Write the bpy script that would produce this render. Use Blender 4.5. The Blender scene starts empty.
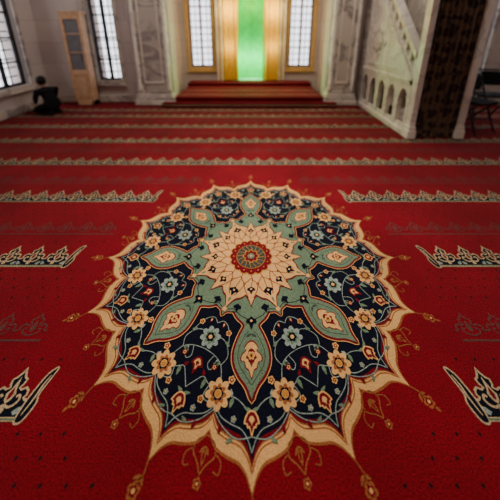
import bpy, bmesh, math, random
from mathutils import Vector, Matrix
random.seed(4)
S = bpy.context.scene

# ---------------------------------------------------------------- materials
def lin(c):
    return tuple(((v/255.0)/12.92 if v/255.0 <= .04045 else ((v/255.0+.055)/1.055)**2.4) for v in c)

def newmat(name):
    m = bpy.data.materials.new(name); m.use_nodes = True
    nt = m.node_tree; b = nt.nodes['Principled BSDF']
    return m, nt, b

def noisy(name, c, rough=.8, scale=40, lo=.8, hi=1.12, bump=.1, metal=0, spec=.3, bscale=None, big=0):
    m, nt, b = newmat(name)
    col = lin(c)
    tc = nt.nodes.new('ShaderNodeTexCoord')
    n = nt.nodes.new('ShaderNodeTexNoise'); n.inputs['Scale'].default_value = scale; n.inputs['Detail'].default_value = 3
    nt.links.new(tc.outputs['Object'], n.inputs['Vector'])
    r = nt.nodes.new('ShaderNodeValToRGB')
    r.color_ramp.elements[0].position = .3; r.color_ramp.elements[1].position = .7
    r.color_ramp.elements[0].color = (*[min(1, v*lo) for v in col], 1)
    r.color_ramp.elements[1].color = (*[min(1, v*hi) for v in col], 1)
    nt.links.new(n.outputs['Fac'], r.inputs['Fac'])
    out = r.outputs['Color']
    if big:
        n2 = nt.nodes.new('ShaderNodeTexNoise'); n2.inputs['Scale'].default_value = 2.5; n2.inputs['Detail'].default_value = 4
        nt.links.new(tc.outputs['Object'], n2.inputs['Vector'])
        mr = nt.nodes.new('ShaderNodeMapRange'); mr.inputs['From Min'].default_value = .3; mr.inputs['From Max'].default_value = .7
        mr.inputs['To Min'].default_value = 1-big; mr.inputs['To Max'].default_value = 1+big
        nt.links.new(n2.outputs['Fac'], mr.inputs['Value'])
        mx = nt.nodes.new('ShaderNodeVectorMath'); mx.operation = 'SCALE'
        nt.links.new(out, mx.inputs[0]); nt.links.new(mr.outputs['Result'], mx.inputs['Scale'])
        out = mx.outputs['Vector']
    nt.links.new(out, b.inputs['Base Color'])
    b.inputs['Roughness'].default_value = rough; b.inputs['Metallic'].default_value = metal
    b.inputs['Specular IOR Level'].default_value = spec
    if bump:
        bp = nt.nodes.new('ShaderNodeBump'); bp.inputs['Strength'].default_value = bump; bp.inputs['Distance'].default_value = .005
        nt.links.new(n.outputs['Fac'], bp.inputs['Height']); nt.links.new(bp.outputs['Normal'], b.inputs['Normal'])
    return m

def pile(name, c, **k):
    a = dict(rough=.95, scale=170, lo=.55, hi=1.3, bump=.6, spec=.06, big=.18); a.update(k)
    m = noisy(name, c, **a)
    b = m.node_tree.nodes['Principled BSDF']
    b.inputs['Sheen Weight'].default_value = .05; b.inputs['Sheen Roughness'].default_value = .5
    return m

def marble(name, base, vein, scale=3.0, rough=.35, wdt=.05):
    m, nt, b = newmat(name)
    tc = nt.nodes.new('ShaderNodeTexCoord')
    n = nt.nodes.new('ShaderNodeTexNoise'); n.inputs['Scale'].default_value = scale; n.inputs['Detail'].default_value = 5
    n.inputs['Distortion'].default_value = .8
    nt.links.new(tc.outputs['Object'], n.inputs['Vector'])
    r = nt.nodes.new('ShaderNodeValToRGB'); e = r.color_ramp.elements
    e[0].position = .5-wdt; e[0].color = (*lin(base), 1)
    e[1].position = .5+wdt; e[1].color = (*lin([v*.95 for v in base]), 1)
    v = e.new(.5); v.color = (*lin(vein), 1)
    nt.links.new(n.outputs['Fac'], r.inputs['Fac']); nt.links.new(r.outputs['Color'], b.inputs['Base Color'])
    b.inputs['Roughness'].default_value = rough
    return m

def stone(name, c1, c2, mortar):
    m, nt, b = newmat(name)
    tc = nt.nodes.new('ShaderNodeTexCoord'); sp = nt.nodes.new('ShaderNodeSeparateXYZ'); ad = nt.nodes.new('ShaderNodeMath')
    cb = nt.nodes.new('ShaderNodeCombineXYZ'); br = nt.nodes.new('ShaderNodeTexBrick')
    nt.links.new(tc.outputs['Object'], sp.inputs[0]); nt.links.new(sp.outputs['X'], ad.inputs[0]); nt.links.new(sp.outputs['Y'], ad.inputs[1])
    nt.links.new(ad.outputs[0], cb.inputs['X']); nt.links.new(sp.outputs['Z'], cb.inputs['Y']); nt.links.new(cb.outputs[0], br.inputs['Vector'])
    br.inputs['Color1'].default_value = (*lin(c1), 1); br.inputs['Color2'].default_value = (*lin(c2), 1); br.inputs['Mortar'].default_value = (*lin(mortar), 1)
    br.inputs['Scale'].default_value = 1; br.inputs['Brick Width'].default_value = .9; br.inputs['Row Height'].default_value = .42
    br.inputs['Mortar Size'].default_value = .004
    n = nt.nodes.new('ShaderNodeTexNoise'); n.inputs['Scale'].default_value = 4; n.inputs['Detail'].default_value = 5
    nt.links.new(tc.outputs['Object'], n.inputs['Vector'])
    mx = nt.nodes.new('ShaderNodeMix'); mx.data_type = 'RGBA'; mx.blend_type = 'MULTIPLY'; mx.inputs['Factor'].default_value = .18
    nt.links.new(br.outputs['Color'], mx.inputs[6]); nt.links.new(n.outputs['Fac'], mx.inputs[7])
    nt.links.new(mx.outputs[2], b.inputs['Base Color']); b.inputs['Roughness'].default_value = .7
    return m

RED = pile('carpet_red', (116, 10, 24), lo=.4, hi=1.45)
NAVY = pile('carpet_navy', (10, 11, 26))
CREAM = pile('carpet_cream', (208, 156, 98), lo=.72, hi=1.15)
TAN = pile('carpet_tan', (146, 84, 46))
SAGE = pile('carpet_sage', (98, 116, 92))
DSAGE = pile('carpet_dark_sage', (52, 68, 58))
PALE = pile('carpet_pale_blue', (132, 142, 134))
WINE = pile('carpet_wine', (104, 12, 24))
DIM = pile('carpet_dim', (92, 52, 50))
DOT = pile('carpet_dot', (34, 16, 18))
GOLD = pile('carpet_gold', (186, 122, 50))
ROWC = pile('carpet_ivory', (178, 152, 118))
CM = [RED, NAVY, CREAM, TAN, SAGE, DSAGE, PALE, WINE, DIM, DOT, GOLD, ROWC]
mRED, mNAVY, mCREAM, mTAN, mSAGE, mDSAGE, mPALE, mWINE, mDIM, mDOT, mGOLD, mROWC = range(12)

MARB = marble('white_marble', (236, 226, 212), (202, 190, 180))
PIER = marble('grey_veined_marble', (208, 196, 184), (146, 134, 132), 2.0, wdt=.07)
WALL = stone('wall_stone', (216, 202, 196), (206, 192, 188), (166, 154, 152))
PLASTER = noisy('ceiling_plaster', (210, 202, 190), scale=8, bump=.05)
IRON = noisy('iron', (26, 26, 30), rough=.5, scale=60, metal=.6)
STEEL = noisy('steel_tube', (60, 58, 62), rough=.35, scale=60, metal=.7)
WOOD = noisy('walnut_wood', (120, 78, 46), rough=.5, scale=14)
LWOOD = noisy('light_wood', (214, 170, 132), rough=.5, scale=14)
GREYP = noisy('grey_panel', (120, 118, 122), rough=.4, scale=10, bump=0)
BLACK = noisy('black_cloth', (14, 14, 17), rough=.9, scale=90, bump=.3)
SKIN = noisy('skin', (190, 138, 108), rough=.6, scale=50, bump=0)
HAIR = noisy('dark_hair', (24, 18, 16), rough=.7, scale=120)
GILT = noisy('gilt_marble', (206, 168, 104), rough=.4, scale=12, bump=.05)
NICHE = noisy('niche_glow_green', (40, 190, 110), rough=.45, scale=8, bump=.05)  # green lamp glow put into the base colour of the niche
BROCADE = noisy('gold_curtain_cloth', (232, 190, 66), rough=.6, scale=30, bump=.1)
FLOORM = stone('floor_stone', (120, 112, 104), (110, 104, 98), (70, 66, 62))

def curtain_mat():
    m, nt, b = newmat('embroidered_curtain')
    tc = nt.nodes.new('ShaderNodeTexCoord')
    v = nt.nodes.new('ShaderNodeTexVoronoi'); v.inputs['Scale'].default_value = 5.5; v.inputs['Randomness'].default_value = .25
    w = nt.nodes.new('ShaderNodeTexNoise'); w.inputs['Scale'].default_value = 12; w.inputs['Detail'].default_value = 2
    nt.links.new(tc.outputs['Object'], v.inputs['Vector']); nt.links.new(tc.outputs['Object'], w.inputs['Vector'])
    ad = nt.nodes.new('ShaderNodeMath'); ad.operation = 'MULTIPLY_ADD'; ad.inputs[1].default_value = .9
    nt.links.new(v.outputs['Distance'], ad.inputs[0]); nt.links.new(w.outputs['Fac'], ad.inputs[2])
    r = nt.nodes.new('ShaderNodeValToRGB'); e = r.color_ramp.elements; r.color_ramp.interpolation = 'CONSTANT'
    e[0].position = 0; e[0].color = (*lin((140, 104, 76)), 1)
    e[1].position = .57; e[1].color = (*lin((98, 38, 36)), 1)
    x = e.new(.70); x.color = (*lin((42, 28, 30)), 1)
    x = e.new(1.02); x.color = (*lin((100, 78, 58)), 1)
    nt.links.new(ad.outputs[0], r.inputs['Fac']); nt.links.new(r.outputs['Color'], b.inputs['Base Color'])
    b.inputs['Roughness'].default_value = .85
    return m
CURT = curtain_mat()

# ---------------------------------------------------------------- generic mesh builder
class B:
    def __init__(s, mats): s.bm = bmesh.new(); s.mats = mats
    def box(s, x0, x1, y0, y1, z0, z1, m=0):
        vs = [s.bm.verts.new(p) for p in ((x0,y0,z0),(x1,y0,z0),(x1,y1,z0),(x0,y1,z0),(x0,y0,z1),(x1,y0,z1),(x1,y1,z1),(x0,y1,z1))]
        for f in ((3,2,1,0),(4,5,6,7),(0,1,5,4),(1,2,6,5),(2,3,7,6),(3,0,4,7)):
            s.bm.faces.new([vs[i] for i in f]).material_index = m
    def prism(s, pts, axis, a, b, m=0):
        f = {'x': lambda p, t: (t, p[0], p[1]), 'y': lambda p, t: (p[0], t, p[1]), 'z': lambda p, t: (p[0], p[1], t)}[axis]
        A = [s.bm.verts.new(f(p, a)) for p in pts]; C = [s.bm.verts.new(f(p, b)) for p in pts]
        n = len(pts)
        fs = [s.bm.faces.new(A), s.bm.faces.new(C[::-1])]
        for i in range(n): fs.append(s.bm.faces.new((A[i], C[i], C[(i+1) % n], A[(i+1) % n])))
        for x in fs: x.material_index = m
    def lathe(s, cx, cy, prof, n=20, m=0, smooth=True):
        rings = []
        for r, z in prof:
            rings.append([s.bm.verts.new((cx+r*math.cos(2*math.pi*i/n), cy+r*math.sin(2*math.pi*i/n), z)) for i in range(n)])
        for a, b in zip(rings, rings[1:]):
            for i in range(n):
                f = s.bm.faces.new((a[i], a[(i+1) % n], b[(i+1) % n], b[i])); f.material_index = m; f.smooth = smooth
        s.bm.faces.new(rings[0][::-1]).material_index = m; s.bm.faces.new(rings[-1]).material_index = m
    def tube(s, p, q, r, m=0, n=8):
        p, q = Vector(p), Vector(q); d = (q-p).normalized()
        u = d.orthogonal().normalized(); v = d.cross(u)
        A = [s.bm.verts.new(p+r*(u*math.cos(2*math.pi*i/n)+v*math.sin(2*math.pi*i/n))) for i in range(n)]
        C = [s.bm.verts.new(q+r*(u*math.cos(2*math.pi*i/n)+v*math.sin(2*math.pi*i/n))) for i in range(n)]
        for i in range(n):
            f = s.bm.faces.new((A[i], A[(i+1) % n], C[(i+1) % n], C[i])); f.material_index = m; f.smooth = True
        s.bm.faces.new(A[::-1]).material_index = m; s.bm.faces.new(C).material_index = m
    def ball(s, c, r, m=0, sc=(1,1,1), seg=16):
        mat = Matrix.Translation(c) @ Matrix.Diagonal((*sc, 1))
        g = bmesh.ops.create_uvsphere(s.bm, u_segments=seg, v_segments=seg//2+2, radius=r, matrix=mat)
        for v in g['verts']:
            for f in v.link_faces: f.material_index = m; f.smooth = True
    def folds(s, x0, x1, y, z0, z1, amp, k, m=0, nu=60):
        rows = []
        for j in range(7):
            z = z0+(z1-z0)*j/6
            rows.append([s.bm.verts.new((x0+(x1-x0)*i/nu, y+amp*math.sin(i/nu*k*2*math.pi+.2*j), z)) for i in range(nu+1)])
        for a, c in zip(rows, rows[1:]):
            for i in range(nu):
                f = s.bm.faces.new((a[i], a[i+1], c[i+1], c[i])); f.smooth = True; f.material_index = m
    def done(s, name, bevel=0, parent=None, loc=None, rotz=0):
        bmesh.ops.recalc_face_normals(s.bm, faces=s.bm.faces)
        me = bpy.data.meshes.new(name); s.bm.to_mesh(me); s.bm.free()
        for m in s.mats: me.materials.append(m)
        o = bpy.data.objects.new(name, me); S.collection.objects.link(o)
        if bevel:
            md = o.modifiers.new('bevel', 'BEVEL'); md.width = bevel; md.segments = 2; md.limit_method = 'ANGLE'
        if parent: o.parent = parent
        if loc: o.location = loc
        o.rotation_euler[2] = rotz
        return o

# ---------------------------------------------------------------- flat carpet pattern builder
cbm = bmesh.new()
DZ = .0005
def poly(pts, m, z):
    vs = [cbm.verts.new((p[0], p[1], z*DZ)) for p in pts]
    try:
        f = cbm.faces.new(vs); f.material_index = m
        f.normal_update()
        if f.normal.z < 0: f.normal_flip()
    except Exception: pass
def stroke(pts, w, m, z, closed=False, taper=False):
    n = len(pts); L = []; R = []
    for i in range(n):
        if closed: a, b = pts[i-1], pts[(i+1) % n]
        else: a, b = pts[max(0, i-1)], pts[min(n-1, i+1)]
        dx, dy = b[0]-a[0], b[1]-a[1]; l = math.hypot(dx, dy) or 1e-9
        ww = w/2
        if taper: ww *= max(.25, math.sin(math.pi*(.12+.76*i/(n-1))))
        nx, ny = -dy/l*ww, dx/l*ww
        L.append(cbm.verts.new((pts[i][0]+nx, pts[i][1]+ny, z*DZ))); R.append(cbm.verts.new((pts[i][0]-nx, pts[i][1]-ny, z*DZ)))
    for i in range(n if closed else n-1):
        j = (i+1) % n
        f = cbm.faces.new((L[i], R[i], R[j], L[j])); f.material_index = m
def cat(pts, k=6, closed=False):
    out = []; n = len(pts)
    rng = n if closed else n-1
    for i in range(rng):
        if closed: p = [pts[(i-1) % n], pts[i], pts[(i+1) % n], pts[(i+2) % n]]
        else: p = [pts[max(i-1, 0)], pts[i], pts[i+1], pts[min(i+2, n-1)]]
        for j in range(k):
            t = j/k
            out.append(tuple(.5*((2*p[1][c])+(-p[0][c]+p[2][c])*t+(2*p[0][c]-5*p[1][c]+4*p[2][c]-p[3][c])*t*t+(-p[0][c]+3*p[1][c]-3*p[2][c]+p[3][c])*t**3) for c in (0, 1)))
    if not closed: out.append(tuple(pts[-1]))
    return out

CX, CY = .007, 1.460
def P(a, r): a = math.radians(a); return (CX+r*math.sin(a), CY-r*math.cos(a))
def loc(a, r, pts, s=1):
    t = math.radians(a); c = P(a, r)
    return [(c[0]+s*(u*math.cos(t)+v*math.sin(t)), c[1]+s*(u*math.sin(t)-v*math.cos(t))) for u, v in pts]
def sym(half):
    return half+[(-u, v) for u, v in half[::-1] if abs(u) > 1e-6]
def disc(c, r, m, z, n=16, lob=0, amp=0, rot=0):
    k = n if not lob else lob*8
    poly([(c[0]+r*(1+amp*abs(math.cos(lob*t/2+rot))-amp*.5)*math.cos(t), c[1]+r*(1+amp*abs(math.cos(lob*t/2+rot))-amp*.5)*math.sin(t)) for t in [2*math.pi*i/k for i in range(k)]], m, z)
def flower(c, R, m1, m2, m3, z, lob=8, rot=0):
    disc(c, R, m1, z, lob=lob, amp=.35, rot=rot)
    disc(c, R*.62, m2, z+1, lob=lob, amp=.4, rot=rot+.6)
    disc(c, R*.32, m3, z+2, n=10)
def leaf(a, r, ang, L, W, m, z, m2=None):
    t = math.radians(ang)
    prof = cat(sym([(0, 0), (W*.5, L*.3), (W*.42, L*.6), (0, L)]), 3, closed=True)
    prof = [(u*math.cos(t)+v*math.sin(t), -u*math.sin(t)+v*math.cos(t)) for u, v in prof]
    poly(loc(a, r, prof), m, z)
    if m2 is not None: poly(loc(a, r, [(.55*u+.2*L*math.sin(t), .55*v+.2*L*math.cos(t)) for u, v in prof]), m2, z+1)

prof = cat([(0, 0), (.10, .040), (.26, .068), (.50, .080), (.74, .094), (.88, .112), (1, .140)], 4)
def star(R, n=16, s=1.0, pr=prof, off=0):
    st = 360/n; pts = []
    for k in range(n):
        b = k*st+off
        for t, d in pr[:-1]: pts.append(P(b+t*st/2, R*(1-d*s)))
        for t, d in pr[:0:-1]: pts.append(P(b+st-t*st/2, R*(1-d*s)))
    return pts
poly(star(.995), mTAN, 1)
poly(star(.985), mCREAM, 2)
stroke(star(.945), .005, mTAN, 3, True)
poly(star(.935), mTAN, 3)
poly(star(.929), mWINE, 4)
poly(star(.914), mNAVY, 5)
stroke(star(.896), .0035, mPALE, 6, True)

for k in range(16):
    a = 22.5*k
    stroke([P(a, .99), P(a+.4, 1.02), P(a, 1.05)], .004, mTAN, 2)
    flower(P(a, 1.062), .020, mTAN, mRED, mCREAM, 2, lob=5, rot=math.radians(a))
    for s in (-1, 1):
        leaf(a, 1.025, 50*s, .028, .011, mTAN, 2)
    leaf(a, 1.085, 0, .022, .011, mTAN, 2)
    v = a+11.25
    for s in (-1, 1):
        stroke(cat([P(v, .865), P(v+s*2.2, .885), P(v+s*2.6, .915), P(v+s*1.0, .940), P(v, .965)], 4), .0042, mTAN, 2)
        leaf(v, .895, 40*s, .028, .010, mTAN, 2)
        stroke(cat([P(v+s*2.4, .905), P(v+s*4.2, .925), P(v+s*4.0, .955), P(v+s*2.8, .950)], 4), .0035, mTAN, 2)
    leaf(v, .900, 0, .045, .016, mTAN, 2, mRED)
    flower(P(v, .985), .013, mTAN, mRED, mCREAM, 2, lob=5)

def both(fn):
    for k in range(8):
        for s in (-1, 1): fn(45*k, s)
def vines(b, s):
    V = [
     [(0,.855),(4,.862),(8,.835),(11.25,.795)],
     [(11.25,.79),(15,.835),(19,.86),(22.5,.855)],
     [(11.25,.70),(9,.735),(5,.745),(2,.77),(0,.80)],
     [(11.25,.70),(15,.72),(18,.70),(20,.72),(22.5,.76)],
     [(11.25,.70),(13,.64),(17,.61),(22.5,.60)],
     [(13,.64),(11,.60),(13,.55),(17,.53),(22.5,.54)],
     [(12,.57),(12.5,.52),(15,.47),(19,.45),(22.5,.47)],
     [(15,.72),(16,.76),(14,.775),(13,.76)],
     [(17,.61),(18.5,.65),(17,.67),(15.5,.655)],
    ]
    for p in V: stroke(cat([P(b+s*x, r) for x, r in p], 5), .0035, mPALE, 7)
    for (x, r, g, L, W, m, m2) in [
        (5,.862,60,.028,.013,mSAGE,None),(8.5,.83,10,.028,.015,mWINE,None),
        (15.5,.84,20,.028,.015,mWINE,None),(18,.858,120,.028,.012,mSAGE,None),
        (6,.745,20,.036,.016,mSAGE,None),(6.5,.74,160,.026,.012,mPALE,None),
        (17,.705,10,.040,.016,mSAGE,None),(18,.70,150,.028,.014,mWINE,None),
        (13.2,.635,80,.036,.016,mSAGE,None),
        (15,.62,0,.028,.012,mPALE,None),
        (14,.54,-60,.032,.014,mSAGE,None),(18,.455,0,.030,.014,mWINE,mCREAM)]:
        leaf(b+s*x, r, g*s, L, W, m, 8, m2)
    for (x, r, R, m1, m2, m3) in [(7.4,.685,.014,mCREAM,mWINE,mCREAM),(16.3,.775,.012,mCREAM,mWINE,mGOLD),
        (15.3,.655,.012,mWINE,mCREAM,mWINE),(13.4,.50,.013,mCREAM,mWINE,mGOLD),
        (17.6,.81,.010,mPALE,mSAGE,mCREAM),(5.2,.81,.010,mPALE,mSAGE,mCREAM)]:
        flower(P(b+s*x, r), R, m1, m2, m3, 9, lob=5)
both(vines)
for k in range(16):
    a = 22.5*k
    flower(P(a+11.25, .742), .049, mCREAM, mTAN, mCREAM, 11, lob=8)
    disc(P(a+11.25, .742), .021, mNAVY, 12.5, lob=6, amp=.3); disc(P(a+11.25, .742), .013, mGOLD, 14, n=10)
    h = [(0,-.045),(.018,-.04),(.034,-.018),(.040,.006),(.028,.008),(.022,.022),(.012,.022),(0,.052)]
    q = .80
    poly(loc(a, .815, cat(sym(h), 3, True), q), mCREAM, 10)
    poly(loc(a, .813, cat(sym(h), 3, True), .78*q), mWINE, 11)
    poly(loc(a, .810, cat(sym(h), 3, True), .36*q), mCREAM, 12)
    for s in (-1, 1): leaf(a, .785, 115*s, .036, .014, mSAGE, 9)
for k in range(8):
    a = 45*k+22.5
    flower(P(a, .545), .046, mPALE, mSAGE, mROWC, 11, lob=8)
    disc(P(a, .545), .020, mNAVY, 13.5, lob=6, amp=.3); disc(P(a, .545), .010, mCREAM, 14.5, n=10)
    h = [(0,-.04),(.02,-.03),(.036,0),(.02,.008),(.012,.02),(0,.048)]
    poly(loc(a, .672, cat(sym(h), 3, True), .85), mWINE, 10); poly(loc(a, .668, cat(sym(h), 3, True), .52), mCREAM, 11)
    poly(loc(a, .668, cat(sym(h), 3, True), .25), mWINE, 12)

arm = cat([(.115,.26),(.105,.34),(.080,.40),(.044,.435),(.036,.455),(.052,.485),(.072,.53),(.084,.575),(.080,.62),(.056,.665),(.028,.695),(.012,.72),(0,.748)], 4)
full = arm+[(-u, v) for u, v in arm[-2::-1]]
sc = star(.425, 16, 1.0)
for k in range(8):
    pts = loc(45*k, 0, full)
    stroke(pts, .022, mWINE, 13)
    stroke(pts, .029, mCREAM, 12.5)
stroke(sc, .016, mWINE, 13, True); stroke(sc, .022, mCREAM, 12.5, True)
poly(sc, mSAGE, 14)
for k in range(8):
    poly(loc(45*k, 0, full), mSAGE, 14.5)
    a = 45*k
    h = [(0,-.085),(.022,-.075),(.040,-.05),(.030,-.036),(.056,-.012),(.060,.014),(.040,.022),(.030,.050),(.014,.062),(0,.098)]
    g = cat(sym(h), 3, True)
    poly(loc(a, .595, g, .88), mWINE, 16); poly(loc(a, .595, g, .79), mCREAM, 17)
    poly(loc(a, .593, g, .42), mWINE, 18); flower(P(a, .588), .016, mCREAM, mGOLD, mNAVY, 19, lob=6)
    for s in (-1, 1):
        stroke(cat(loc(a, 0, [(s*.010,.475),(s*.034,.50),(s*.058,.55),(s*.066,.59),(s*.054,.63),(s*.028,.665),(0,.70)]), 4), .0035, mDSAGE, 15.5)
        leaf(a, .49, 60*s, .032, .013, mDSAGE, 15.5)
    t = cat(sym([(0,-.03),(.010,-.022),(.026,-.012),(.026,.004),(.012,.006),(0,.036)]), 3, True)
    poly(loc(a, .435, t), mNAVY, 22); disc(P(a, .428), .007, mCREAM, 23, n=8)
    for s in (-1, 1):
        stroke(cat([P(a+s*2, .42), P(a+s*9, .40), P(a+s*15, .375), P(a+s*22.5, .395)], 4), .004, mNAVY, 15.5)
        poly(loc(a+s*12.5, .365, t, .8), mNAVY, 22)
    disc(P(a+22.5, .392), .012, mCREAM, 22, lob=5, amp=.4)
p2 = cat([(0, 0), (.10, .09), (.25, .17), (.45, .20), (.7, .27), (.85, .36), (1, .44)], 4)
def core(R): return star(R, 8, 1.0, p2, off=22.5)
def core2(R): return star(R, 8, 1.0, p2, off=0)
for R, m, z in ((.392, mWINE, 20), (.380, mCREAM, 20.5)): poly(core(R), m, z); poly(core2(R*.90), m, z+.2)
for k in range(16):
    a = 22.5*k
    r0 = .275 if k % 2 else .250
    t = cat(sym([(0,-.03),(.010,-.022),(.026,-.014),(.030,.004),(.014,.008),(0,.034)]), 3, True)
    poly(loc(a, r0, t, .95 if k % 2 else .8), mNAVY, 22)
    disc(P(a, r0-.006), .007, mCREAM, 23, n=8)
    stroke([P(a, .14), P(a+3, .18), P(a, r0-.02)], .004, mWINE, 21.5)
    for s in (-1, 1):
        stroke(cat([P(a, .17), P(a+s*7, .195), P(a+s*11.25, .215), P(a+s*8, .255), P(a+s*3, .30)], 4), .0045, mWINE, 21.5)
    disc(P(a+11.25, .212), .009, mWINE, 22, n=10); disc(P(a+11.25, .212), .004, mGOLD, 23, n=8)
    if k % 2: leaf(a, .315, 0, .035, .014, mSAGE, 22)
ctr = (CX, CY)
disc(ctr, .143, mGOLD, 24, lob=16, amp=.10)
disc(ctr, .137, mWINE, 25, lob=16, amp=.10)
disc(ctr, .100, mGOLD, 26, n=40)
disc(ctr, .097, mDSAGE, 27, n=40)
for k in range(16):
    a = 22.5*k
    disc(P(a, .119), .005, mGOLD, 27, n=8)
    stroke(cat([P(a, .03), P(a+14, .06), P(a+22, .095)], 4), .003, mGOLD, 28)
    stroke(cat([P(a, .03), P(a-14, .06), P(a-22, .095)], 4), .003, mWINE, 28)
disc(ctr, .050, mGOLD, 29, lob=8, amp=.3); disc(ctr, .043, mWINE, 30, lob=8, amp=.3)
disc(ctr, .022, mSAGE, 31, lob=8, amp=.3); disc(ctr, .008, mCREAM, 32, n=12)

# rows of cresting
crest_h = [(0,1.0),(.035,.90),(.11,.80),(.19,.76),(.17,.66),(.12,.60),(.20,.56),(.31,.60),(.40,.54),(.42,.46),(.38,.42),(.43,.38),(.5,.36)]
def crest(x, y, w, h, bright):
    L = [(-u, v) for u, v in crest_h[::-1]]+crest_h[1:]
    pts = [(x+u*w, y+v*h) for u, v in L]
    T = lambda q: [(x+u*w, y+v*h) for u, v in q]
    if bright:
        poly(pts+T([(.5, 0), (-.5, 0)]), mNAVY, 2)
        stroke(pts, .009, mROWC, 3)
        poly(T(sym([(0,.30),(.08,.36),(.13,.48),(.07,.56),(0,.82)])), mROWC, 3)
        poly(T(sym([(0,.36),(.04,.40),(.06,.48),(0,.62)])), mWINE, 4)
        for s in (-1, 1):
            stroke(cat(T([(0,.28),(s*.12,.24),(s*.24,.28),(s*.30,.38),(s*.24,.46),(s*.18,.42)]), 3), .009, mROWC, 3)
            poly(T([(s*.30,.16),(s*.40,.24),(s*.48,.26),(s*.46,.14),(s*.38,.10)]), mPALE, 3)
        disc((x, y+.18*h), .012, mROWC, 3, n=8)
        poly(T([(-.5,.075),(.5,.075),(.5,.0),(-.5,.0)]), mROWC, 3)
        poly(T([(-.5,.055),(.5,.055),(.5,.02),(-.5,.02)]), mSAGE, 4)
    else:
        stroke(pts, .009, mDIM, 2)
        stroke(cat(T([(0,.2),(.12,.24),(.24,.30),(.26,.44),(.16,.44)]), 3), .007, mDIM, 2)
        stroke(cat(T([(0,.2),(-.12,.24),(-.24,.30),(-.26,.44),(-.16,.44)]), 3), .007, mDIM, 2)
        poly(T(sym([(0,.30),(.08,.40),(.09,.5),(0,.75)])), mDIM, 2)
        poly(T([(-.5,.07),(.5,.07),(.5,0),(-.5,0)]), mDIM, 2)
def endleaf(x, y, s, h):
    q = cat([(0, 0), (.030, .0), (.048, .30*h), (.040, .5*h), (.062, 1.0*h), (.030, .88*h), (.012, .6*h), (0, .3*h)], 4, True)
    pts = [(x+s*u, y+v) for u, v in q]
    poly(pts, mNAVY, 2.4); stroke(pts, .007, mROWC, 3.4, True)
    stroke(cat([(x+s*.014, y+.1*h), (x+s*.028, y+.4*h), (x+s*.034, y+.65*h), (x+s*.046, y+.85*h)], 4), .008, mROWC, 3.5, taper=True)
XL, XR = -4.28, 5.15
def row(yc, gap, bright):
    h = .180 if bright else .14
    w = .165
    y = yc-h/2
    if gap <= 0:
        n = int((XR-XL)/w); x = XL+w/2
        for i in range(n): crest(x+i*w, y, w, h, bright)
    else:
        for s in (-1, 1):
            st = gap+(.062 if bright else 0)
            lim = -XL if s < 0 else XR
            n = int((lim-st)/w)
            for i in range(n): crest(CX+s*(st+w*(i+.5)), y, w, h, bright)
            if bright: endleaf(CX+s*st, y, -s, h)
for yc, g in ((.738,.895),(1.474,1.20),(2.18,.86),(2.885,0),(3.53,0),(4.12,0),(4.66,0),(5.05,0)): row(yc, g, True)
for yc, g in ((.05,0),(1.008,1.07),(1.75,1.06),(2.47,.50),(3.20,0),(3.83,0),(4.40,0),(4.87,0)): row(yc, g, False)
rows_y = [.738,1.474,2.18,2.885,1.008,1.75,2.47,.05]
j = 0; y = .18
while y < 3.6:
    x = -3.2+(.045 if j % 2 else 0)
    while x < 3.2:
        if math.hypot(x-CX, y-CY) > 1.09 and not any(abs(y-q) < .11 for q in rows_y):
            d = .0075
            poly([(x, y-d), (x+d, y), (x, y+d), (x-d, y)], mDOT, 2)
        x += .09
    y += .062; j += 1
poly(((-4.29,-4),(5.19,-4),(5.19,5.61),(-4.29,5.61)), mRED, 0)
me = bpy.data.meshes.new('patterned_carpet'); cbm.to_mesh(me); cbm.free()
for m in CM: me.materials.append(m)
carpet = bpy.data.objects.new('patterned_carpet', me); S.collection.objects.link(carpet)

# ---------------------------------------------------------------- room shell
b = B([FLOORM]); b.box(-4.7, 5.6, -4.4, 7.6, -.2, -.004); b.done('floor')
b = B([PLASTER]); b.box(-4.7, 5.6, -4.4, 7.6, 4.8, 5.0); b.done('ceiling')

def wall(name, axis, pos, t, a0, a1, z0, z1, ops, mat=WALL):
    b = B([mat])
    def bx(p, q, r, s_):
        if q-p < 1e-4 or s_-r < 1e-4: return
        if axis == 'y': b.box(p, q, pos, pos+t, r, s_)
        else: b.box(pos, pos+t, p, q, r, s_)
    cur = a0
    for (p, q, r, s_) in sorted(ops):
        bx(cur, p, z0, z1); bx(p, q, z0, r); bx(p, q, s_, z1); cur = q
    bx(cur, a1, z0, z1)
    return b.done(name)

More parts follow.
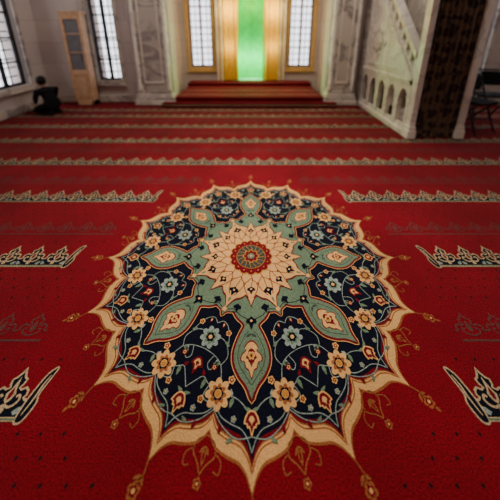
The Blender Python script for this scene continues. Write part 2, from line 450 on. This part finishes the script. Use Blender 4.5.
def window(name, axis, pos, a0, a1, z0, z1, frame=MARB, sash=WOOD, inward=-1):
    b = B([frame, sash, IRON])
    def bx(p, q, d0, d1, r, s_, m):
        d0, d1 = sorted((pos+inward*d0, pos+inward*d1))
        if axis == 'y': b.box(p, q, d0, d1, r, s_, m)
        else: b.box(d0, d1, p, q, r, s_, m)
    f = .075
    bx(a0-f, a0, -.02, .035, z0-f, z1+f, 0); bx(a1, a1+f, -.02, .035, z0-f, z1+f, 0)
    bx(a0, a1, -.02, .035, z0-f, z0, 0); bx(a0, a1, -.02, .035, z1, z1+f, 0)
    bx(a0-f-.02, a1+f+.02, 0, .07, z0-f-.03, z0-f, 0)
    s = .045
    bx(a0, a0+s, -.12, -.07, z0, z1, 1); bx(a1-s, a1, -.12, -.07, z0, z1, 1)
    bx(a0, a1, -.12, -.07, z0, z0+s, 1); bx(a0, a1, -.12, -.07, z1-s, z1, 1)
    c = (a0+a1)/2; bx(c-.028, c+.028, -.12, -.07, z0, z1, 1)
    n = max(2, int((z1-z0)/.42))
    for i in range(1, n):
        z = z0+(z1-z0)*i/n; bx(a0, a1, -.115, -.08, z-.016, z+.016, 1)
    m_ = max(3, int((a1-a0)/.14))
    for i in range(1, m_):
        p = a0+(a1-a0)*i/m_; bx(p-.011, p+.011, -.20, -.186, z0, z1, 2)
    k = int((z1-z0)/.16)
    for i in range(1, k):
        z = z0+(z1-z0)*i/k; bx(a0, a1, -.20, -.186, z-.011, z+.011, 2)
    return b.done(name)

wall('wall_front_left', 'y', 5.62, .35, -4.65, -1.63, -.1, 4.79, [(-3.20, -2.70, .48, 3.1)])
window('window_1', 'y', 5.62, -3.20, -2.70, .48, 3.1, PIER, IRON)
wall('wall_front_right', 'y', 5.62, .35, 1.61, 5.55, -.1, 4.79, [(4.15, 4.85, .48, 3.1)])
window('window_2', 'y', 5.62, 4.15, 4.85, .48, 3.1, PIER, IRON)
wall('wall_left', 'x', -4.65, .35, -4.3, 5.62, -.1, 4.79, [(4.35, 5.15, .5, 3.1), (1.0, 1.9, .5, 3.1)])
window('window_3', 'x', -4.30, 4.35, 5.15, .5, 3.1, PIER, IRON, inward=1)
window('window_4', 'x', -4.30, 1.0, 1.9, .5, 3.1, PIER, IRON, inward=1)
wall('wall_right', 'x', 5.2, .35, -4.3, 5.62, -.1, 4.79, [(4.1, 4.9, .5, 3.1), (1.0, 1.9, .5, 3.1)])
window('window_5', 'x', 5.20, 4.1, 4.9, .5, 3.1, PIER, IRON, inward=-1)
window('window_6', 'x', 5.20, 1.0, 1.9, .5, 3.1, PIER, IRON, inward=-1)
wall('wall_rear', 'y', -4.35, .35, -4.65, 5.55, -.1, 4.79, [])
wall('wall_recess_left', 'x', -2.0, .25, 5.97, 6.85, -.1, 4.79, [])
wall('wall_recess_right', 'x', 1.75, .25, 5.97, 6.85, -.1, 4.79, [])
wall('wall_back', 'y', 6.85, .4, -2.0, 2.0, -.1, 4.79, [(-1.50, -.93, .60, 3.0), (.97, 1.54, .60, 3.0), (-.34, .38, -.1, 2.7)])
window('window_7', 'y', 6.85, -1.50, -.93, .60, 3.0, GILT, WOOD)
window('window_8', 'y', 6.85, .97, 1.54, .60, 3.0, GILT, WOOD)

for nm, x0, x1, y0, y1 in (('baseboard_front_left', -4.25, -2.36, 5.58, 5.615), ('baseboard_front_right', 3.2, 5.15, 5.58, 5.615),
                           ('baseboard_left', -4.295, -4.26, -4, 5.56), ('baseboard_right', 5.16, 5.195, -4, 5.56)):
    b = B([PIER]); b.box(x0, x1, y0, y1, .018, .16)
    b.done(nm, bevel=.006)

# piers
def pier(name, x0, x1, y0, y1):
    b = B([PIER, MARB])
    b.box(x0, x1, y0, y1, .30, 4.78)
    for i, (e, a, c) in enumerate(((.09, .018, .12), (.07, .12, .17), (.05, .17, .24), (.025, .24, .30))):
        b.box(x0-e, x1+e, y0-e, y1, a, c, 1 if i % 2 == 0 else 0)
    for cx in (x0+.02, x1-.02):
        b.lathe(cx, y0+.01, [(.05, .30), (.05, .36), (.035, .39), (.035, 3.6), (.05, 3.66), (.06, 3.8)], 14, 1)
    b.box(x0+.12, x1-.12, y0-.012, y0+.01, .45, .50, 1); b.box(x0+.12, x1-.12, y0-.012, y0+.01, 2.6, 2.65, 1)
    b.box(x0+.12, x0+.15, y0-.012, y0+.01, .50, 2.6, 1); b.box(x1-.15, x1-.12, y0-.012, y0+.01, .50, 2.6, 1)
    return b.done(name, bevel=.008)
pier('marble_pier', -2.27, -1.64, 5.40, 5.615)
pier('marble_pier', 1.62, 2.11, 5.40, 5.615)

# raised mihrab platform with carpet
b = B([RED, MARB, ROWC, WINE])
b.box(-1.52, 1.50, 5.305, 6.84, 0.018, .19, 0)
b.box(-1.52, 1.50, 5.29, 5.305, .165, .195, 3)
b.box(-1.76, 1.74, 5.17, 5.30, .018, .10, 0)
b.box(-1.76, 1.74, 5.158, 5.17, .018, .035, 3); b.box(-1.76, 1.74, 5.156, 5.17, .055, .068, 2); b.box(-1.76, 1.74, 5.158, 5.17, .085, .103, 3)
for y in (5.55, 5.95):
    b.box(-1.48, 1.46, y, y+.025, .19, .192, 2); b.box(-1.48, 1.46, y+.05, y+.10, .19, .192, 3)
b.box(-1.52, 1.50, 6.45, 6.84, .19, .26, 0); b.box(-1.52, 1.50, 6.44, 6.45, .235, .265, 3)
b.done('carpeted_platform')

# mihrab
MH = bpy.data.objects.new('mihrab', None); S.collection.objects.link(MH)
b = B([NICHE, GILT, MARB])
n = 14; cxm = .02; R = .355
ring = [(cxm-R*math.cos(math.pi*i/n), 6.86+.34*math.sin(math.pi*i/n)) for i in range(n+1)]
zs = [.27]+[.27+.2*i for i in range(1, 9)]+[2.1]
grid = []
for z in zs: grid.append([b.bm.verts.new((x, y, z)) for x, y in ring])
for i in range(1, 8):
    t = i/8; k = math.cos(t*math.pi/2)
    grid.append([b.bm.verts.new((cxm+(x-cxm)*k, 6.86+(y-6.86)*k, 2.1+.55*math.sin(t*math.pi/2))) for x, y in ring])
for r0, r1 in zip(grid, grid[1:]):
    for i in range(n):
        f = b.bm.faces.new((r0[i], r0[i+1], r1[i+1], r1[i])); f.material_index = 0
b.box(cxm-.36, cxm+.36, 6.86, 7.2, .2, .27, 2)
for s in (-1, 1):
    x = cxm+s*.76
    b.lathe(x, 6.78, [(.06,.27),(.06,.32),(.045,.35),(.05,.38),(.036,.42),(.036,2.0),(.05,2.04),(.06,2.14)], 16, 1)
    a, c = sorted((cxm+s*.36, cxm+s*.72)); b.box(a, c, 6.80, 6.845, .27, 3.2, 1)
    a, c = sorted((cxm+s*.70, cxm+s*.73)); b.box(a, c, 6.72, 6.845, .27, 3.2, 2)
    a, c = sorted((cxm+s*.80, cxm+s*.84)); b.box(a, c, 6.74, 6.845, .27, 3.25, 2)
arc = [(cxm+.37*math.cos(t), 2.12+.55*math.sin(t)**.9) for t in [math.pi*i/16 for i in range(17)]]
b.prism([(cxm+.72, 2.12)]+arc+[(cxm-.72, 2.12), (cxm-.72, 3.2), (cxm+.72, 3.2)], 'y', 6.78, 6.845, 1)
b.box(cxm-.85, cxm+.85, 6.70, 6.845, 3.2, 3.32, 2)
b.done('niche', parent=MH)
for nm, s in (('curtain_left', -1), ('curtain_right', 1)):
    b = B([BROCADE, GILT])
    a, c = sorted((cxm+s*.30, cxm+s*.69))
    b.folds(a, c, 6.74, .29, 2.9, .035, 4, 0)
    b.tube((a, 6.75, 2.92), (c, 6.75, 2.92), .014, 1)
    b.done(nm, parent=MH)

# ---------------------------------------------------------------- minbar
MB = bpy.data.objects.new('minbar', None); S.collection.objects.link(MB)
x0, x1 = 2.27, 3.00; Y0, Y1 = 3.70, 5.38
ZA = .80
sl = lambda y: ZA+(y-Y0)*.97
for nm, xa, xb in (('side_left', x0, x0+.07), ('side_right', x1-.07, x1)):
    b = B([MARB, PIER])
    b.box(xa-.03, xb+.03, Y0-.02, Y1+.02, 0.018, .09, 0)
    nb = 5; bw = (Y1-Y0)/nb
    if nm == 'side_right': b.box(xa, xb, Y0, Y1, .09, ZA, 1)  # closed, greyer far side added so the arch openings look shaded
    else:
      for i in range(nb):
        c = Y0+(i+.5)*bw; hw = bw*.34; zs_ = .42; za = .68
        ar = [(c+hw*math.cos(t), zs_+(za-zs_)*math.sin(t)**.8) for t in [math.pi/2*j/6 for j in range(7)]]
        b.prism([(c+bw/2, .09), (c+hw, .09)]+ar+[(c, ZA-.02), (c+bw/2, ZA-.02)], 'x', xa, xb, 0)
        arl = [(2*c-p[0], p[1]) for p in ar]
        b.prism([(c-bw/2, .09), (c-hw, .09)]+arl+[(c, ZA-.02), (c-bw/2, ZA-.02)], 'x', xa, xb, 0)
        b.box(xa+.02, xb-.02, c-hw, c+hw, .09, .16, 0)
    b.box(xa-.02, xb+.02, Y0, Y1, ZA-.03, ZA+.02, 0)
    b.prism([(Y0, ZA), (Y1, ZA), (Y1, sl(Y1))], 'x', xa, xb, 0)
    b.prism([(Y0+.45, ZA+.1), (Y1-.1, ZA+.1), (Y1-.1, ZA+.15), (Y0+.5, ZA+.15)], 'x', xa-.015, xb+.015, 0)
    b.prism([(Y1-.15, ZA+.15), (Y1-.1, ZA+.15), (Y1-.1, sl(Y1)-.25), (Y1-.15, sl(Y1)-.28)], 'x', xa-.015, xb+.015, 0)
    for R_, mm, e in ((.26, 0, .012), (.2, 1, .018), (.13, 0, .024)):
        b.prism([(Y1-.5+R_*(1+.12*math.cos(8*t))*math.cos(t), 1.32+R_*(1+.12*math.cos(8*t))*math.sin(t)) for t in [2*math.pi*j/48 for j in range(48)]], 'x', xa-e, xb+e, mm)
    def sb(o0, o1, e, m):
        b.prism([(Y0, sl(Y0)+o0), (Y1, sl(Y1)+o0), (Y1, sl(Y1)+o1), (Y0, sl(Y0)+o1)], 'x', xa-e, xb+e, m)
    sb(-.04, .05, .02, 0); sb(.34, .42, .025, 0); sb(.10, .13, 0.0, 0); sb(.28, .30, 0, 0)
    k = 11
    for i in range(k+1):
        y = Y0+.03+(Y1-Y0-.06)*i/k
        b.box(xa+.01, xb-.01, y-.022, y+.022, sl(y), sl(y)+.36, 0)
    b.done(nm, parent=MB)
b = B([PIER, RED])
ns = 10
for i in range(ns):
    ya = Y0+(Y1-Y0)*i/ns; z = .06+.17*i
    b.box(x0+.07, x1-.07, ya, Y1 if i == ns-1 else ya+(Y1-Y0)/ns+.01, max(.018, z-.25), z+.11, 0)
    b.box(x0+.2, x1-.2, ya-.004, ya+(Y1-Y0)/ns, z+.11, z+.118, 1)
b.done('steps', parent=MB)
b = B([MARB, GILT, PIER])
gy0, gy1 = 3.54, 3.66
for xa, xb in ((x0-.02, x0+.06), (x1-.06, x1+.02)):
    b.box(xa-.02, xb+.02, gy0-.02, gy1+.02, .018, .14); b.box(xa-.01, xb+.01, gy0-.01, gy1+.01, .14, .20)
    b.box(xa, xb, gy0, gy1, .20, 2.35)
b.box(x0-.06, x1+.06, gy0-.04, gy1+.04, 2.35, 2.45); b.box(x0-.04, x1+.04, gy0, gy1, 2.45, 2.75); b.box(x0-.06, x1+.06, gy0-.05, gy1+.05, 2.75, 2.83)
b.box(x0+.1, x1-.1, gy0-.012, gy0+.01, 2.5, 2.70, 1)
cc = (x0+x1)/2
b.prism([(x0-.04, 2.83), (x1+.04, 2.83), (x1-.05, 2.98), (cc+.2, 3.02), (cc+.12, 3.15), (cc, 3.3), (cc-.12, 3.15), (cc-.2, 3.02), (x0+.05, 2.98)], 'y', gy0+.03, gy1-.03, 0)
for s in (-1, 1):
    b.prism([(cc+s*.29, 2.35), (cc+s*.29, 2.1), (cc+s*.24, 2.22), (cc+s*.1, 2.30), (cc, 2.35)], 'y', gy0+.03, gy1-.03, 0)
b.done('gate', bevel=.006, parent=MB)
b = B([CURT, GILT])
b.folds(x0+.06, x1-.06, 3.585, .03, 2.36, .012, 8, 0, 80)
b.done('curtain', parent=MB)
b = B([MARB, GILT, PIER])
b.box(x0, x1, Y1-.02, 5.60, .018, 2.25, 2)
for xa in (x0+.04, x1-.04):
    for ya in (Y1+.0, 5.55):
        b.lathe(xa, ya, [(.045,2.25),(.045,2.32),(.03,2.36),(.03,3.25),(.045,3.3),(.05,3.38)], 12, 0)
b.box(x0-.02, x1+.02, Y1-.06, 5.61, 3.38, 3.5, 0)
b.lathe(cc, 5.47, [(.13,3.5),(.13,3.7),(.14,3.72),(.06,4.2),(.012,4.5),(.02,4.56),(.004,4.66)], 12, 1, False)
b.done('pulpit', parent=MB)

# ---------------------------------------------------------------- wooden cabinet by the left window
b = B([LWOOD, GREYP, IRON])
w, d, h = .38, .20, 1.78
b.box(-w/2, -w/2+.05, -d/2, d/2, 0, h); b.box(w/2-.05, w/2, -d/2, d/2, 0, h)
b.box(-w/2, w/2, d/2-.02, d/2, .02, h); b.box(-w/2, w/2, -d/2, d/2, 0, .09); b.box(-w/2-.015, w/2+.015, -d/2-.015, d/2+.015, h, h+.04)
b.box(-w/2+.05, w/2-.05, -d/2, -d/2+.03, h-.10, h); b.box(-w/2+.05, w/2-.05, -d/2, -d/2+.03, .62, .72)
b.box(-w/2+.05, w/2-.05, -d/2+.012, -d/2+.03, .09, .62); b.box(-w/2+.10, w/2-.10, -d/2+.0, -d/2+.02, .16, .55)
b.box(-w/2+.05, w/2-.05, -d/2+.02, -d/2+.03, .72, h-.10, 1)
for z in (1.05, 1.4): b.box(-w/2+.05, w/2-.05, -d/2+.005, -d/2+.03, z, z+.02)
b.tube((w/2-.07, -d/2-.02, .9), (w/2-.07, -d/2-.02, 1.05), .008, 2)
b.done('wooden_cabinet', bevel=.006, loc=(-3.40, 5.43, .018), rotz=0)

# ---------------------------------------------------------------- folding chairs on the right
def chair(x, y, rz):
    b = B([STEEL, BLACK])
    for s in (-1, 1):
        X = s*.21
        b.tube((X, -.22, 0.012), (X, .16, .86), .015); b.tube((X*.93, .24, .012), (X*.93, -.16, .46), .015)
        b.tube((X, -.22, .012), (X, -.26, .012), .012); b.tube((X*.93, .24, .012), (X*.93, .28, .012), .012)
    b.tube((-.21, .155, .85), (.21, .155, .85), .015); b.tube((-.195, .20, .08), (.195, .20, .08), .008); b.tube((-.21, -.19, .08), (.21, -.19, .08), .008)
    b.box(-.20, .20, -.20, .17, .445, .475, 1)
    b.prism([(-.20, .60), (.20, .60), (.205, .80), (.1, .83), (-.1, .83), (-.205, .80)], 'y', .09, .12, 1)
    b.done('folding_chair', bevel=.004, loc=(x, y, .018), rotz=rz)
chair(3.42, 3.92, .35); chair(3.98, 4.35, -.3)

# ---------------------------------------------------------------- kneeling person in dark clothes
def skin_obj(name, verts, edges, radii, mat, root, parent):
    me = bpy.data.meshes.new(name); me.from_pydata(verts, edges, []); me.materials.append(mat)
    o = bpy.data.objects.new(name, me); S.collection.objects.link(o); o.parent = parent
    md = o.modifiers.new('skin', 'SKIN')
    for i, r in enumerate(radii):
        sv = me.skin_vertices[0].data[i]; sv.radius = (r, r) if not isinstance(r, tuple) else r; sv.use_root = (i == root)
    md.use_smooth_shade = True
    sd = o.modifiers.new('sub', 'SUBSURF'); sd.levels = 2; sd.render_levels = 2
    return o
PP = bpy.data.objects.new('kneeling_person', None); S.collection.objects.link(PP)
V = [(0,0,.20),(.03,0,.32),(.08,0,.44),(.12,0,.52),(.15,0,.57),
     (.02,.10,.17),(.22,.13,.14),(.38,.12,.075),(.18,.11,.055),(-.02,.09,.055),(-.13,.08,.045),
     (.02,-.10,.17),(.22,-.13,.14),(.38,-.12,.075),(.18,-.11,.055),(-.02,-.09,.055),(-.13,-.08,.045),
     (.11,.17,.50),(.14,.21,.36),(.26,.15,.25),
     (.11,-.17,.50),(.14,-.21,.36),(.26,-.15,.25)]
E = [(0,1),(1,2),(2,3),(3,4),(0,5),(5,6),(6,7),(7,8),(8,9),(9,10),(0,11),(11,12),(12,13),(13,14),(14,15),(15,16),
     (3,17),(17,18),(18,19),(3,20),(20,21),(21,22)]
Rr = [(.15,.12),(.14,.11),(.15,.11),(.13,.09),.055,.10,.085,.062,.055,.045,.03,.10,.085,.062,.055,.045,.03,.065,.05,.034,.065,.05,.034]
skin_obj('clothed_body', V, E, Rr, BLACK, 0, PP)
b = B([SKIN, HAIR])
b.tube((.15,0,.55), (.175,0,.62), .042, 0, 12)
b.ball((.20,0,.68), .088, 0, (1.02,.84,1.18)); b.ball((.183,0,.70), .096, 1, (.98,.90,1.08))
b.ball((.288,0,.672), .014, 0, (1.2,.8,1.4)); b.ball((.272,0,.638), .018, 0, (.6,1.2,.35))
for s in (-1, 1):
    b.ball((.20, s*.082, .675), .020, 0, (.7,.4,1.2)); b.ball((.272, s*.03, .688), .009, 1, (.5,1.2,.7))
b.done('head', parent=PP)
for s in (-1, 1):
    hv = [(.27,s*.145,.245),(.31,s*.135,.228)]; he = [(0,1)]; hr = [.024,(.034,.017)]
    for i, (dy, L) in enumerate(((-.028,.070),(-.010,.080),(.010,.074),(.028,.058))):
        n0 = len(hv); hv += [(.335,s*.13+dy,.224),(.335+L*.5,s*.13+dy*1.15,.212),(.335+L,s*.13+dy*1.2,.192)]
        he += [(1,n0),(n0,n0+1),(n0+1,n0+2)]; hr += [.0095,.0085,.007]
    n0 = len(hv); hv += [(.30,s*.135-s*.04,.225),(.335,s*.135-s*.06,.215)]; he += [(1,n0),(n0,n0+1)]; hr += [.011,.009]
    skin_obj('hand_'+('l' if s > 0 else 'r'), hv, he, hr, SKIN, 0, PP)
PP.location = (-3.62, 4.72, .018); PP.rotation_euler[2] = math.radians(160); PP.scale = (.88, .88, .88)

# ---------------------------------------------------------------- lights
def area(name, loc_, size, e, col, rot=(0, 0, 0), sy=None, spread=180):
    l = bpy.data.lights.new(name, 'AREA'); l.energy = e; l.color = col; l.size = size; l.spread = math.radians(spread)
    if sy: l.shape = 'RECTANGLE'; l.size_y = sy
    o = bpy.data.objects.new(name, l); S.collection.objects.link(o); o.location = loc_; o.rotation_euler = rot
def point(name, loc_, r, e, col):
    l = bpy.data.lights.new(name, 'POINT'); l.energy = e; l.color = col; l.shadow_soft_size = r
    o = bpy.data.objects.new(name, l); S.collection.objects.link(o); o.location = loc_
area('medallion_fill', (0, 2.05, 2.75), .8, 40, (1, .93, .84), spread=112)  # unseen fill lamp added above the medallion; narrowed spread darkens the corners
area('far_light', (0, 3.9, 4.6), 4.0, 80, (1, .93, .87), sy=1.5)
area('side_light', (3.6, 3.0, 4.4), 1.2, 22, (1, .92, .84))
area('side_light', (-3.0, 3.2, 4.4), 1.2, 16, (1, .93, .88))
point('mihrab_green', (.02, 6.80, .80), .05, 34, (.0, 1, .36))
point('mihrab_yellow', (.02, 6.84, 2.1), .06, 12, (1, .85, .02))
for s in (-1, 1):
    point('mihrab_warm', (.02+s*.52, 6.46, 1.95), .05, 20, (1, .76, .28))
    point('mihrab_warm_low', (.02+s*.52, 6.52, 1.1), .05, 7, (1, .76, .28))

W = bpy.data.worlds.new('daylight'); S.world = W; W.use_nodes = True
bg = W.node_tree.nodes['Background']; bg.inputs['Color'].default_value = (.92, .93, 1, 1); bg.inputs['Strength'].default_value = 3.2

# ---------------------------------------------------------------- camera
cd = bpy.data.cameras.new('camera'); cam = bpy.data.objects.new('camera', cd); S.collection.objects.link(cam)
cd.sensor_width = 36; cd.lens = 267/500*36; cd.shift_y = -.27
cam.location = (0, 0, 1.5); cam.rotation_euler = (math.radians(90)-math.atan(85/267), 0, 0)
cd.dof.use_dof = True; cd.dof.focus_distance = 1.4; cd.dof.aperture_fstop = .9
S.camera = cam
